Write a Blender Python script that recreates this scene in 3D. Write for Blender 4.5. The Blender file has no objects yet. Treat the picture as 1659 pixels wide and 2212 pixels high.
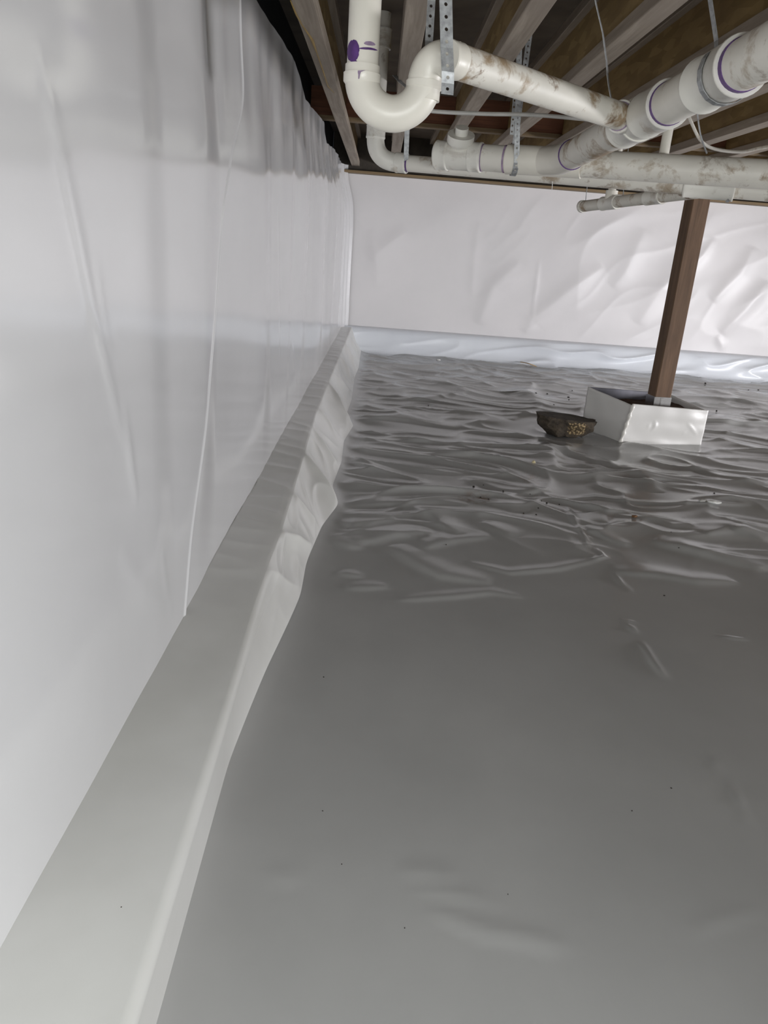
import bpy, bmesh, math, random
import numpy as np
from mathutils import Vector, Matrix

scene = bpy.context.scene
COL = scene.collection
random.seed(7)

# ------------------------------------------------------------------ camera
FPX, CX, CY, EYE = 1620.0, 829.5, 1106.0, 0.85
_Y = np.array([825 - CX, 535 - CY, FPX]); _Y /= np.linalg.norm(_Y)
_r = 0.068
_X = np.array([1, _r, -(_r * _Y[1] + _Y[0]) / _Y[2]]); _X /= np.linalg.norm(_X)
_Z = np.cross(_X, _Y)
if _Z[1] > 0: _Z = -_Z
RW = np.stack([_X, _Y, _Z])            # camera(right,down,forward) -> world
cam_d = bpy.data.cameras.new('camera')
cam = bpy.data.objects.new('camera', cam_d); COL.objects.link(cam)
m = np.eye(4); m[:3, 0] = RW[:, 0]; m[:3, 1] = -RW[:, 1]; m[:3, 2] = -RW[:, 2]; m[2, 3] = EYE
cam.matrix_world = Matrix(m.tolist())
cam_d.sensor_fit = 'HORIZONTAL'; cam_d.sensor_width = 36.0; cam_d.lens = 36.0 * FPX / 1659.0
cam_d.clip_start = 0.05; cam_d.clip_end = 60
scene.camera = cam

# ------------------------------------------------------------------ light and exposure
scene.view_settings.view_transform = 'Standard'
scene.view_settings.look = 'None'
scene.view_settings.gamma = 1.0
scene.view_settings.use_curve_mapping = False
scene.view_settings.exposure = -0.15
world = bpy.data.worlds.new('world'); scene.world = world; world.use_nodes = True
world.node_tree.nodes['Background'].inputs[0].default_value = (0.75, 0.85, 1.0, 1)
world.node_tree.nodes['Background'].inputs[1].default_value = 0.6
def area(name, loc, target, sx, sy, power, color):
    d = bpy.data.lights.new(name, 'AREA'); d.shape = 'RECTANGLE'; d.size = sx; d.size_y = sy
    d.energy = power; d.color = color
    o = bpy.data.objects.new(name, d); COL.objects.link(o); o.location = loc
    o.rotation_euler = (Vector(target) - Vector(loc)).to_track_quat('-Z', 'Y').to_euler()
    return o
area('hatch_daylight', (1.25, -3.40, 0.28), (0.5, 4.5, 0.50), 1.5, 0.40, 80, (0.98, 1.0, 0.99))
area('near_fill_lamp', (0.02, -0.45, 0.60), (-0.10, 0.85, 0.02), 0.25, 0.20, 16.5, (0.97, 1.0, 0.99))  # added unseen lamp behind the camera, gives the foreground its falloff
area('far_vent_daylight', (4.75, 4.2, 0.38), (0.5, 6.3, 0.55), 1.2, 0.36, 34, (0.98, 0.97, 1.0)).data.spread = math.radians(100)
area('left_wall_fill', (4.75, 2.0, 0.24), (-0.3, 2.6, 0.35), 1.2, 0.32, 126, (0.98, 0.97, 1.0))  # added fill from the right to brighten the left wall, no known opening

# ------------------------------------------------------------------ helpers
def at(px, py, x=None, y=None, z=None):
    """world point where the view ray through a photo pixel meets a real plane"""
    d = RW @ np.array([px - CX, py - CY, FPX])
    if x is not None: t = x / d[0]
    elif y is not None: t = y / d[1]
    else: t = (z - EYE) / d[2]
    return Vector((t * d[0], t * d[1], EYE + t * d[2]))

def sstep(a, b, x):
    t = np.clip((x - a) / (b - a), 0, 1); return t * t * (3 - 2 * t)

_perm = np.random.RandomState(3).permutation(4096)
_grad = np.random.RandomState(5).uniform(0, 2 * np.pi, 4096)
def perlin(x, y, seed=0):
    xi = np.floor(x).astype(int); yi = np.floor(y).astype(int)
    xf = x - xi; yf = y - yi
    u = xf**3 * (xf * (xf * 6 - 15) + 10); v = yf**3 * (yf * (yf * 6 - 15) + 10)
    def g(ix, iy, fx, fy):
        h = _perm[(_perm[(ix + seed * 57) & 4095] + iy) & 4095]
        a = _grad[h]; return np.cos(a) * fx + np.sin(a) * fy
    n00 = g(xi, yi, xf, yf); n10 = g(xi + 1, yi, xf - 1, yf)
    n01 = g(xi, yi + 1, xf, yf - 1); n11 = g(xi + 1, yi + 1, xf - 1, yf - 1)
    return ((n00 * (1 - u) + n10 * u) * (1 - v) + (n01 * (1 - u) + n11 * u) * v) * 1.5
def ridged(x, y, seed=0):
    return 1 - np.abs(perlin(x, y, seed)) * 2.0

def polyline_bump(X, Y, pts, width, sharp=2.0, tail=1.0):
    """0..1 bump along a polyline in the plane (X, Y grids), tapering at the ends"""
    pts = np.array(pts, float)
    seg = np.hypot(*(pts[1:] - pts[:-1]).T); cum = np.concatenate([[0], np.cumsum(seg)])
    out = np.zeros_like(X); best = np.full(X.shape, 1e9); tt = np.zeros_like(X)
    lo = pts.min(0) - 4 * width * tail; hi = pts.max(0) + 4 * width * tail
    msk = (X > lo[0]) & (X < hi[0]) & (Y > lo[1]) & (Y < hi[1])
    if not msk.any(): return out
    x = X[msk]; y = Y[msk]; b = np.full(x.shape, 1e9); t = np.zeros_like(x); sg = np.zeros_like(x)
    for i in range(len(seg)):
        d = pts[i + 1] - pts[i]; L = max(seg[i], 1e-9)
        k = np.clip(((x - pts[i, 0]) * d[0] + (y - pts[i, 1]) * d[1]) / L**2, 0, 1)
        dist = np.hypot(x - pts[i, 0] - k * d[0], y - pts[i, 1] - k * d[1])
        up = dist < b; b = np.where(up, dist, b); t = np.where(up, (cum[i] + k * L) / cum[-1], t); sg = np.where(up, y - pts[i, 1] - k * d[1], sg)
    env = np.sqrt(np.clip(np.sin(np.pi * np.clip(t, 0.0, 1)), 0, 1))
    wd = width * np.where(sg > 0, tail, 1.0) * (0.45 + 0.55 * env)
    out[msk] = env * np.exp(-(b / wd)**sharp)
    return out

def mesh_obj(name, verts, faces, mat, parent=None, smooth=True):
    me = bpy.data.meshes.new(name); me.from_pydata([tuple(v) for v in verts], [], faces); me.update()
    o = bpy.data.objects.new(name, me); COL.objects.link(o)
    if mat: me.materials.append(mat)
    if smooth: me.polygons.foreach_set('use_smooth', [True] * len(me.polygons))
    if parent: o.parent = parent
    return o
def grid_obj(name, P, mat, parent=None, flip=False):
    n, k = P.shape[:2]
    idx = np.arange(n * k).reshape(n, k)
    q = np.stack([idx[:-1, :-1], idx[1:, :-1], idx[1:, 1:], idx[:-1, 1:]], -1).reshape(-1, 4)
    if flip: q = q[:, ::-1]
    me = bpy.data.meshes.new(name)
    me.vertices.add(n * k); me.vertices.foreach_set('co', P.reshape(-1).astype(np.float32))
    me.loops.add(q.size); me.loops.foreach_set('vertex_index', q.reshape(-1).astype(np.int32))
    me.polygons.add(len(q))
    me.polygons.foreach_set('loop_start', np.arange(0, q.size, 4, dtype=np.int32))
    me.polygons.foreach_set('loop_total', np.full(len(q), 4, dtype=np.int32))
    me.update(calc_edges=True); me.validate()
    me.polygons.foreach_set('use_smooth', np.ones(len(q), dtype=bool))
    if mat: me.materials.append(mat)
    o = bpy.data.objects.new(name, me); COL.objects.link(o)
    if parent: o.parent = parent
    return o
def bm_obj(name, bm, mat, parent=None, smooth=False):
    bmesh.ops.recalc_face_normals(bm, faces=bm.faces)
    me = bpy.data.meshes.new(name); bm.to_mesh(me); bm.free()
    if smooth:
        me.polygons.foreach_set('use_smooth', [True] * len(me.polygons))
    if mat: me.materials.append(mat)
    o = bpy.data.objects.new(name, me); COL.objects.link(o)
    if parent: o.parent = parent
    return o
def add_box(bm, lo, hi, rot=0.0, centre=None, bevel=0.0):
    r = bmesh.ops.create_cube(bm, size=1.0)
    vs = r['verts']
    c = Vector([(a + b) / 2 for a, b in zip(lo, hi)]); s = [b - a for a, b in zip(lo, hi)]
    for v in vs: v.co = Vector((v.co.x * s[0], v.co.y * s[1], v.co.z * s[2])) + c
    if bevel:
        es = list({e for v in vs for e in v.link_edges})
        r2 = bmesh.ops.bevel(bm, geom=es, offset=bevel, segments=1, affect='EDGES')
        vs = list({v for v in r2['verts']} | {v for v in vs if v.is_valid})
    if rot:
        ct = Vector(centre) if centre is not None else c
        bmesh.ops.rotate(bm, verts=[v for v in vs if v.is_valid], cent=ct, matrix=Matrix.Rotation(rot, 3, 'Z'))
def box_obj(name, lo, hi, mat, parent=None, bevel=0.0, rot=0.0, centre=None):
    bm = bmesh.new(); add_box(bm, lo, hi, rot, centre, bevel); return bm_obj(name, bm, mat, parent)

def tube(bm, path, radii, seg=28, cap=True):
    """surface swept round a polyline (parallel transport)"""
    path = [Vector(p) for p in path]
    if not hasattr(radii, '__len__'): radii = [radii] * len(path)
    n = len(path); rings = []
    tang = []
    for i in range(n):
        a = path[max(i - 1, 0)]; b = path[min(i + 1, n - 1)]
        t = b - a
        if t.length < 1e-9: t = tang[-1] if tang else Vector((0, 0, 1))
        tang.append(t.normalized())
    ref = Vector((0, 0, 1)) if abs(tang[0].z) < 0.9 else Vector((0, 1, 0))
    u = tang[0].cross(ref).normalized()
    for i in range(n):
        u = (u - tang[i] * u.dot(tang[i])).normalized(); w = tang[i].cross(u)
        rings.append([bm.verts.new(path[i] + (u * math.cos(2 * math.pi * k / seg) + w * math.sin(2 * math.pi * k / seg)) * radii[i]) for k in range(seg)])
    for i in range(n - 1):
        for k in range(seg):
            bm.faces.new((rings[i][k], rings[i][(k + 1) % seg], rings[i + 1][(k + 1) % seg], rings[i + 1][k]))
    if cap:
        bm.faces.new(rings[0][::-1]); bm.faces.new(rings[-1])
def smooth_angle(o, deg=40):
    me = o.data
    me.polygons.foreach_set('use_smooth', [True] * len(me.polygons))
    bm = bmesh.new(); bm.from_mesh(me)
    for e in bm.edges:
        if len(e.link_faces) == 2: e.smooth = e.calc_face_angle(0) < math.radians(deg)
    bm.to_mesh(me); bm.free()
def tube_obj(name, path, radii, mat, parent=None, seg=28):
    bm = bmesh.new(); tube(bm, path, radii, seg); o = bm_obj(name, bm, mat, parent); smooth_angle(o); return o
def hub_obj(name, a, b, r, mat, parent, lip=0.0025, seg=32):
    """pipe socket: a wider sleeve with a rolled rim at both ends"""
    a = Vector(a); b = Vector(b); d = (b - a).normalized(); L = (b - a).length
    prof = [(0, r - 0.004), (0.0, r + lip - 0.001), (0.002, r + lip), (0.006, r + lip), (0.009, r), (L - 0.009, r), (L - 0.006, r + lip), (L - 0.002, r + lip), (L, r + lip - 0.001), (L, r - 0.004)]
    bm = bmesh.new()
    tube(bm, [a + d * (p[0] + i * 1e-6) for i, p in enumerate(prof)], [p[1] for p in prof], seg)
    o = bm_obj(name, bm, mat, parent); smooth_angle(o); return o
def lerp(a, b, t): return Vector(a) * (1 - t) + Vector(b) * t

def tag(o, label=None, cat=None, group=None, kind=None):
    if label: o['label'] = label
    if cat: o['category'] = cat
    if group: o['group'] = group
    if kind: o['kind'] = kind
    return o
def thing(name, label, cat, loc=(0, 0, 0), group=None):
    o = bpy.data.objects.new(name, None); COL.objects.link(o); o.location = loc
    o.empty_display_size = 0.05
    return tag(o, label, cat, group)
def settle(root):
    """children were modelled in world space: keep them there under a moved Empty"""
    bpy.context.view_layer.update()
    inv = Matrix.Translation(root.location).inverted()
    for c in root.children: c.matrix_parent_inverse = inv

# ------------------------------------------------------------------ materials
class NT:
    def __init__(s, name):
        s.m = bpy.data.materials.new(name); s.m.use_nodes = True
        s.t = s.m.node_tree; s.b = s.t.nodes['Principled BSDF']
        s.co = s.t.nodes.new('ShaderNodeTexCoord').outputs['Object']
    def n(s, typ, **kw):
        nd = s.t.nodes.new(typ)
        for k, v in kw.items(): setattr(nd, k, v)
        return nd
    def link(s, a, b): s.t.links.new(a, b)
    def mapped(s, scale=(1, 1, 1), rot=(0, 0, 0)):
        mp = s.n('ShaderNodeMapping'); mp.inputs['Scale'].default_value = scale; mp.inputs['Rotation'].default_value = rot
        s.link(s.co, mp.inputs['Vector']); return mp.outputs[0]
    def noise(s, vec, scale, detail=4, rough=0.55, dist=0.0):
        nd = s.n('ShaderNodeTexNoise'); nd.inputs['Scale'].default_value = scale
        nd.inputs['Detail'].default_value = detail; nd.inputs['Roughness'].default_value = rough; nd.inputs['Distortion'].default_value = dist
        s.link(vec, nd.inputs['Vector']); return nd.outputs[0]
    def ramp(s, fac, stops):
        nd = s.n('ShaderNodeValToRGB'); e = nd.color_ramp.elements
        while len(e) < len(stops): e.new(0.5)
        for i, (p, c) in enumerate(stops):
            e[i].position = p; e[i].color = (*c, 1) if len(c) == 3 else c
        s.link(fac, nd.inputs[0]); return nd.outputs[0]
    def mix(s, fac, a, b):
        nd = s.n('ShaderNodeMix', data_type='RGBA')
        if isinstance(fac, float): nd.inputs[0].default_value = fac
        else: s.link(fac, nd.inputs[0])
        for i, v in ((6, a), (7, b)):
            if isinstance(v, tuple): nd.inputs[i].default_value = (*v, 1)
            else: s.link(v, nd.inputs[i])
        return nd.outputs[2]
    def mul(s, a, b):
        nd = s.n('ShaderNodeMath', operation='MULTIPLY'); s.link(a, nd.inputs[0])
        if isinstance(b, float): nd.inputs[1].default_value = b
        else: s.link(b, nd.inputs[1])
        return nd.outputs[0]
    def color(s, c):
        if isinstance(c, tuple): s.b.inputs['Base Color'].default_value = (*c, 1)
        else: s.link(c, s.b.inputs['Base Color'])
    def rough(s, r):
        if isinstance(r, (int, float)): s.b.inputs['Roughness'].default_value = r
        else: s.link(r, s.b.inputs['Roughness'])
    def bump(s, h, strength, dist=0.01):
        nd = s.n('ShaderNodeBump'); nd.inputs['Strength'].default_value = strength; nd.inputs['Distance'].default_value = dist
        s.link(h, nd.inputs['Height']); s.link(nd.outputs[0], s.b.inputs['Normal'])

def plastic(name, c0, c1, rough, bump=0.12, bscale=22, ior=1.5):
    t = NT(name)
    v = t.mapped()
    t.color(t.mix(t.noise(v, 2.6, 4), tuple(2 * a - (a + b) / 2 for a, b in zip(c0, c1)), tuple(2 * b - (a + b) / 2 for a, b in zip(c0, c1))))
    t.rough(rough)
    t.b.inputs['IOR'].default_value = ior
    if bump: t.bump(t.noise(v, bscale, 4, 0.5), bump, 0.004)
    return t.m
M_WALL = plastic('white_wall_sheet', (0.66, 0.66, 0.67), (0.61, 0.61, 0.62), 0.13, 0.0, 22, 2.2)
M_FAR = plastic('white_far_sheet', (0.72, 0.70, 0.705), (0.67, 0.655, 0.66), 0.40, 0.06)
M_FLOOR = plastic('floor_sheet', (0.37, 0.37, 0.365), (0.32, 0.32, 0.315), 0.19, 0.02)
for mx, my, rx, ry, amt in [(0.41, 2.63, 0.10, 0.07, .55), (0.68, 2.95, 0.07, 0.12, .5), (0.60, 3.45, .05, .08, .4)]:
    nt = M_FLOOR.node_tree; bs = nt.nodes['Principled BSDF']; src = bs.inputs['Base Color'].links[0].from_socket
    tc = nt.nodes.new('ShaderNodeTexCoord'); mp = nt.nodes.new('ShaderNodeMapping'); mp.vector_type = 'TEXTURE'
    mp.inputs['Location'].default_value = (mx, my, 0); mp.inputs['Scale'].default_value = (rx, ry, 1); nt.links.new(tc.outputs['Object'], mp.inputs[0])
    gr = nt.nodes.new('ShaderNodeTexGradient'); gr.gradient_type = 'SPHERICAL'; nt.links.new(mp.outputs[0], gr.inputs[0])
    nz = nt.nodes.new('ShaderNodeTexNoise'); nz.inputs['Scale'].default_value = 30; nz.inputs['Detail'].default_value = 5; nt.links.new(tc.outputs['Object'], nz.inputs['Vector'])
    rp = nt.nodes.new('ShaderNodeValToRGB'); rp.color_ramp.elements[0].position = .45; rp.color_ramp.elements[1].position = .62; nt.links.new(nz.outputs[0], rp.inputs[0])
    mu = nt.nodes.new('ShaderNodeMath'); mu.operation = 'MULTIPLY'; nt.links.new(gr.outputs[1], mu.inputs[0]); nt.links.new(rp.outputs[0], mu.inputs[1])
    m2_ = nt.nodes.new('ShaderNodeMath'); m2_.operation = 'MULTIPLY'; m2_.inputs[1].default_value = amt * 2; m2_.use_clamp = True; nt.links.new(mu.outputs[0], m2_.inputs[0])
    mxn = nt.nodes.new('ShaderNodeMix'); mxn.data_type = 'RGBA'; nt.links.new(m2_.outputs[0], mxn.inputs[0]); nt.links.new(src, mxn.inputs[6]); mxn.inputs[7].default_value = (0.16, 0.10, 0.07, 1)
    nt.links.new(mxn.outputs[2], bs.inputs['Base Color'])
M_LEDGE = plastic('ledge_sheet', (0.67, 0.67, 0.655), (0.54, 0.54, 0.515), 0.26, 0.05, 14)
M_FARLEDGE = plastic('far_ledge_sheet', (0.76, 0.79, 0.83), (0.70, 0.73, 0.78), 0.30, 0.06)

def simple(name, c, rough=0.6, metal=0.0, var=0.15, scale=20, bump=0.0):
    t = NT(name)
    f = t.ramp(t.noise(t.co, scale, 4), [(0.3, (0, 0, 0)), (0.7, (1, 1, 1))])
    t.color(t.mix(f, tuple(x * (1 - var) for x in c), tuple(min(1, x * (1 + var)) for x in c)))
    t.rough(rough); t.b.inputs['Metallic'].default_value = metal
    if bump: t.bump(t.noise(t.co, scale * 2, 5), bump, 0.004)
    return t.m
def wood(name, c0, c1, axis='y', rough=0.75, stain=None):
    t = NT(name)
    sc = {'y': (14, 0.7, 14), 'z': (14, 14, 0.9), 'x': (0.7, 14, 14)}[axis]
    g = t.noise(t.mapped(sc), 3.0, 6, 0.65, 0.6)
    col = t.mix(t.ramp(g, [(0.28, (0, 0, 0)), (0.72, (1, 1, 1))]), c0, c1)
    if stain:
        col = t.mix(t.mul(t.ramp(t.noise(t.co, 2.2, 4), [(0.5, (0, 0, 0)), (0.66, (1, 1, 1))]), 0.7), col, stain)
    t.color(col); t.rough(rough); t.bump(g, 0.25, 0.003); return t.m
M_FLANGE = wood('weathered_flange_lumber', (0.19, 0.155, 0.12), (0.38, 0.325, 0.265), 'y', stain=(0.24, 0.20, 0.165))
M_POST = wood('stained_post_lumber', (0.075, 0.042, 0.022), (0.17, 0.10, 0.058), 'z', stain=(0.08, 0.045, 0.026))
M_SILL = wood('sill_lumber', (0.13, 0.09, 0.05), (0.27, 0.19, 0.10), 'x')
M_BEAM = wood('laminated_beam', (0.10, 0.035, 0.018), (0.22, 0.085, 0.04), 'x')
t = NT('oriented_strand_board')
vor = t.n('ShaderNodeTexVoronoi'); vor.inputs['Scale'].default_value = 1.0
t.link(t.mapped((9, 9, 42), (0.5, 0, 0)), vor.inputs['Vector'])
vs = t.n('ShaderNodeSeparateColor'); t.link(vor.outputs['Color'], vs.inputs[0])
t.color(t.mix(t.ramp(t.noise(t.co, 3, 4), [(0.4, (0, 0, 0)), (0.75, (0.8, 0.8, 0.8))]),
              t.ramp(vs.outputs[0], [(0.0, (0.22, 0.15, 0.055)), (0.5, (0.29, 0.20, 0.08)), (1.0, (0.36, 0.255, 0.11))]), (0.18, 0.115, 0.05)))
t.rough(0.8); M_OSB = t.m
M_SUB = simple('subfloor_panel', (0.13, 0.105, 0.08), 0.9, var=0.25, scale=6)
M_BLACK = simple('recess_shade_foundation_wall', (0.010, 0.011, 0.016), 0.85, var=0.4, scale=5)  # shade of the unlit recess put into the base colour
M_CONC = simple('bare_grey_concrete', (0.17, 0.165, 0.16), 0.9, var=0.2, scale=6)
M_RIM = simple('rim_board_wood', (0.06, 0.05, 0.04), 0.9, var=0.4, scale=8)

def pvc(name, dirt=0.45, c=(0.68, 0.655, 0.59), seed=0.0):
    t = NT(name)
    mp = t.n('ShaderNodeMapping'); mp.inputs['Location'].default_value = (seed, seed * 2, 0); t.link(t.co, mp.inputs[0])
    v = mp.outputs[0]
    base = t.mix(t.ramp(t.noise(v, 9, 3), [(0.3, (0, 0, 0)), (0.7, (1, 1, 1))]), tuple(x * 0.9 for x in c), c)
    if dirt > 0:
        a = t.ramp(t.noise(v, 8, 6, 0.68, 0.3), [(0.59 - dirt * 0.16, (0, 0, 0)), (0.68 - dirt * 0.14, (1, 1, 1))])
        base = t.mix(t.mul(a, min(0.85, 0.35 + dirt)), base, (0.26, 0.165, 0.075))
        b = t.ramp(t.noise(v, 6.5, 6, 0.7, 0.4), [(0.575, (0, 0, 0)), (0.63, (1, 1, 1))])
        base = t.mix(t.mul(b, min(.9, 1.7 * dirt)), base, (0.17, 0.10, 0.05))
    t.color(base)
    t.rough(t.ramp(t.noise(v, 7, 3), [(0.2, (0.30 + .3 * dirt,) * 3), (0.85, (0.45 + .3 * dirt,) * 3)]))
    return t.m
M_PVC = pvc('clean_white_pvc', 0.0, (0.78, 0.75, 0.675))
M_PVCF = pvc('fitting_white_pvc', 0.12, (0.77, 0.755, 0.70), 3.0)
M_PVCD = pvc('dirty_white_pvc', 0.55, (0.72, 0.695, 0.63), 7.3)
M_PVCM = pvc('smudged_white_pvc', 0.30, (0.76, 0.735, 0.675), 1.7)
M_PURPLE = simple('purple_primer', (0.085, 0.03, 0.16), 0.5, var=0.3, scale=60)
M_PURPLE_L = simple('faded_purple_primer', (0.30, 0.22, 0.33), 0.5, var=0.3, scale=60)
M_GALV = simple('galvanised_steel', (0.36, 0.37, 0.38), 0.5, 0.55, 0.3, 90)
M_SHINY = simple('bright_steel', (0.75, 0.75, 0.74), 0.25, 1.0, 0.1, 40)
M_CABLE = simple('grey_white_cable', (0.42, 0.41, 0.39), 0.5, var=0.1)
M_DIRT = simple('brown_soil', (0.085, 0.05, 0.03), 0.95, var=0.5, scale=35, bump=0.8)
M_CRUMB = simple('dark_soil_crumb', (0.022, 0.016, 0.012), 0.95, var=0.4, scale=200)
M_ROCK = simple('dark_brown_stone', (0.05, 0.038, 0.026), 0.9, var=0.55, scale=30, bump=0.9)
t = NT('broken_tan_aggregate')
vor = t.n('ShaderNodeTexVoronoi'); vor.inputs['Scale'].default_value = 95; t.link(t.co, vor.inputs['Vector'])
t.color(t.ramp(vor.outputs['Distance'], [(0.15, (0.46, 0.36, 0.20)), (0.42, (0.24, 0.17, 0.09)), (0.62, (0.06, 0.04, 0.02))]))
t.rough(0.85); t.bump(vor.outputs['Distance'], -0.6, 0.004); M_AGG = t.m
M_WRAP = plastic('white_panel_sheet', (0.64, 0.63, 0.61), (0.60, 0.59, 0.57), 0.32, 0.06, 30)
M_TAPE = plastic('white_sealing_tape', (0.72, 0.70, 0.66), (0.66, 0.64, 0.60), 0.22, 0.3, 60)
M_WRAPIN = simple('shaded_panel_inside', (0.16, 0.16, 0.19), 0.6)  # white wrap again, with the box's interior shade put into its colour
M_SCRAP = simple('white_plastic_scrap', (0.72, 0.72, 0.70), 0.2, var=0.1)
M_STRAW = simple('straw_yellow_fibre', (0.42, 0.27, 0.10), 0.7)
M_GLUE = simple('yellow_glue', (0.30, 0.20, 0.06), 0.6)
M_CHIP = simple('brown_wood_chip', (0.14, 0.07, 0.03), 0.9)

# ------------------------------------------------------------------ the shell
JB = 1.45                 # underside of the joists
FARY = 6.6
def zl(y): return 0.09 + 0.016 * np.asarray(y, float)                       # top of the footing ledge
def xw(y): return -0.375 + 0.0124 * np.asarray(y, float)                    # left wall line

# floor sheeting: a height field of wrinkles
ys = np.concatenate([np.arange(-3.6, 0.5, 0.06), np.arange(0.5, 1.5, 0.012), np.arange(1.5, 3.2, 0.0075), np.arange(3.2, 6.72, 0.0105)])
CON_Y = [-4, .6, 1.05, 1.35, 1.7, 1.9, 2.2, 2.42, 2.62, 2.95, 3.3, 3.62, 3.9, 4.27, 5.0, 5.5, 6.8]
CON_X = [-.192, -.192, -.198, -.180, -.150, -.150, -.128, -.088, -.122, -.105, -.112, -.080, -.125, -.114, -.125, -.110, -.12]
def contact(y):
    """line where the draped sheet meets the floor"""
    yd = np.arange(-4, 6.9, 0.01); v = np.interp(yd, CON_Y, CON_X)
    k = np.exp(-(np.arange(-20, 21) / 3.5)**2); k /= k.sum()
    v = np.convolve(np.pad(v, 20, mode='edge'), k, 'valid')
    return np.interp(y, yd, v)
xs = np.concatenate([np.arange(-0.12, 2.1, 0.0095), np.arange(2.1, 4.3, 0.016), np.arange(4.3, 5.2, 0.06)])
X, Y = np.meshgrid(xs, ys, indexing='ij')
XC = contact(Y); DC = X - xs[0]                       # distance from the ledge
X = np.where(DC < .6, X + (XC - xs[0]) * (1 - DC / .6), X)
def floor_height(X, Y):
    amp = sstep(1.95, 2.7, Y + 0.10 * perlin(X * 2, Y * 2, 9))
    near = sstep(1.5, 2.2, Y)
    wx = X + 0.10 * perlin(X * 1.3, Y * 1.3, 1); wy = Y + 0.13 * X + 0.09 * perlin(X * 1.7, Y * 1.7, 2)
    a = ridged(wx * 1.5, wy * 3.4, 3)
    b = ridged(wx * 2.8 + 5, wy * 7.0, 4)
    c = perlin(wx * 0.9, wy * 2.6, 5)
    d = ridged((wx + wy * 0.8) * 2.6, (wy - wx * 0.3) * 4.4, 6)
    h = 0.015 * np.clip(a, 0, 1)**2 + 0.0040 * np.clip(b, 0, 1)**2 * sstep(-0.2, 0.5, c) + 0.012 * c + 0.007 * np.clip(d, 0, 1)**3
    h = h * amp
    h += 0.0035 * near * perlin(wx * 1.2, wy * 2.6, 8) + 0.0018 * perlin(X * 1.4, Y * 1.4, 11)
    return h
H = floor_height(X, Y)
def wr(pts, width, height, wide=1.35, tail=2.4):
    global H
    H = H + 0.85 * height * polyline_bump(X, Y, [at(px, py, z=0.0)[:2] for px, py in pts], width * wide, 2.0, tail)
# creases that can be picked out one by one
WR = [
 ([(845,1180),(900,1215),(955,1243),(1060,1260)], .022, .010), ([(870,1092),(925,1110),(955,1135),(990,1158)], .020, .012),
 ([(690,1165),(760,1182),(785,1186)], .020, .009), ([(770,1175),(850,1158),(935,1150)], .022, .010),
 ([(910,1187),(985,1168),(1060,1160)], .016, .008), ([(725,1098),(840,1090),(945,1085),(1010,1090)], .016, .009),
 ([(680,1120),(760,1138),(855,1122)], .022, .010), ([(1010,1215),(1100,1238),(1200,1230),(1295,1210)], .010, .006),
 ([(730,1240),(785,1248)], .010, .005), ([(745,1272),(840,1268)], .012, .005), ([(855,1298),(990,1288),(1060,1280),(1130,1292)], .011, .005),
 ([(1060,1075),(1110,1100),(1150,1105)], .022, .008), ([(1045,1130),(1110,1162)], .020, .007),
 ([(1410,1172),(1500,1192),(1570,1210),(1659,1230)], .024, .014), ([(1320,1235),(1420,1242),(1500,1255),(1590,1256)], .018, .009),
 ([(1260,1140),(1310,1165),(1360,1182)], .015, .009), ([(1265,1090),(1300,1110),(1305,1135)], .024, .012),
 ([(1520,1160),(1570,1148),(1620,1160),(1659,1172)], .018, .012), ([(1390,1120),(1450,1140),(1500,1150)], .020, .008),
 ([(1210,1075),(1290,1072),(1370,1085),(1500,1094),(1620,1098)], .010, .008),
 ([(1160,960),(1230,985),(1330,1010),(1430,1020)], .030, .016), ([(1350,1010),(1400,1040),(1420,1065)], .026, .014),
 ([(1480,1010),(1560,1035),(1659,1055)], .022, .015), ([(1170,950),(1190,985),(1195,1020)], .030, .022),
 ([(1150,830),(1130,855),(1170,878),(1200,885)], .035, .020), ([(1105,910),(1150,890),(1170,888)], .020, .014),
 ([(780,955),(930,958),(1110,968)], .018, .010), ([(900,985),(1010,988),(1080,984)], .010, .006), ([(790,1000),(900,1015),(1000,1022)], .016, .009),
 ([(860,1060),(980,1062),(1090,1072),(1190,1060)], .018, .010), ([(1000,1030),(1080,1055),(1160,1068)], .025, .012),
 ([(770,905),(880,910),(990,925)], .022, .012), ([(790,850),(900,862),(1000,850)], .024, .014), ([(830,800),(920,825),(1060,850)], .026, .012),
 ([(1000,790),(1060,805),(1110,830)], .024, .012), ([(1560,850),(1600,870),(1659,880)], .03, .014), ([(1540,930),(1600,905),(1659,915)], .03, .016),
 ([(860,1885),(930,1888),(1000,1905)], .006, .0022), ([(895,1925),(960,1932),(1080,1960)], .006, .0022), ([(920,1965),(1010,2005),(1060,2020),(1230,2050)], .007, .0032),
 ([(1490,2020),(1560,1990),(1659,1965)], .004, .0016), ([(565,1890),(650,1905)], .006, .0015),
]
for w in WR: wr(*w)
for w in [
 # lap seam of the sheeting, running away to the post
 ([(1225,1092),(1240,1130),(1262,1165),(1270,1185)], .011, .009), ([(1285,1185),(1305,1205),(1280,1212)], .008, .008),
 ([(1318,1232),(1330,1245),(1362,1280)], .006, .006), ([(1340,1340),(1375,1345)], .006, .004), ([(1350,1345),(1378,1370)], .008, .005),
 ([(1385,1385),(1410,1430),(1440,1466)], .009, .007), ([(1540,1638),(1557,1682)], .004, .003), ([(1562,1665),(1590,1715),(1614,1776)], .004, .0035),
 ([(1555,1375),(1615,1382)], .008, .004),
]: wr(*w, 0.8, 1.0)
H *= 1 - 0.9 * np.exp(-(((X - 2.00 - .6 * (3.5 - Y)) / 0.42)**2 + ((Y - 3.42) / 0.17)**2)**2)
H = H * sstep(0.0, 0.10, DC) + 0.018 * np.exp(-(DC / (.030 + .006 * sstep(1.3, 2.0, Y))))
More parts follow.
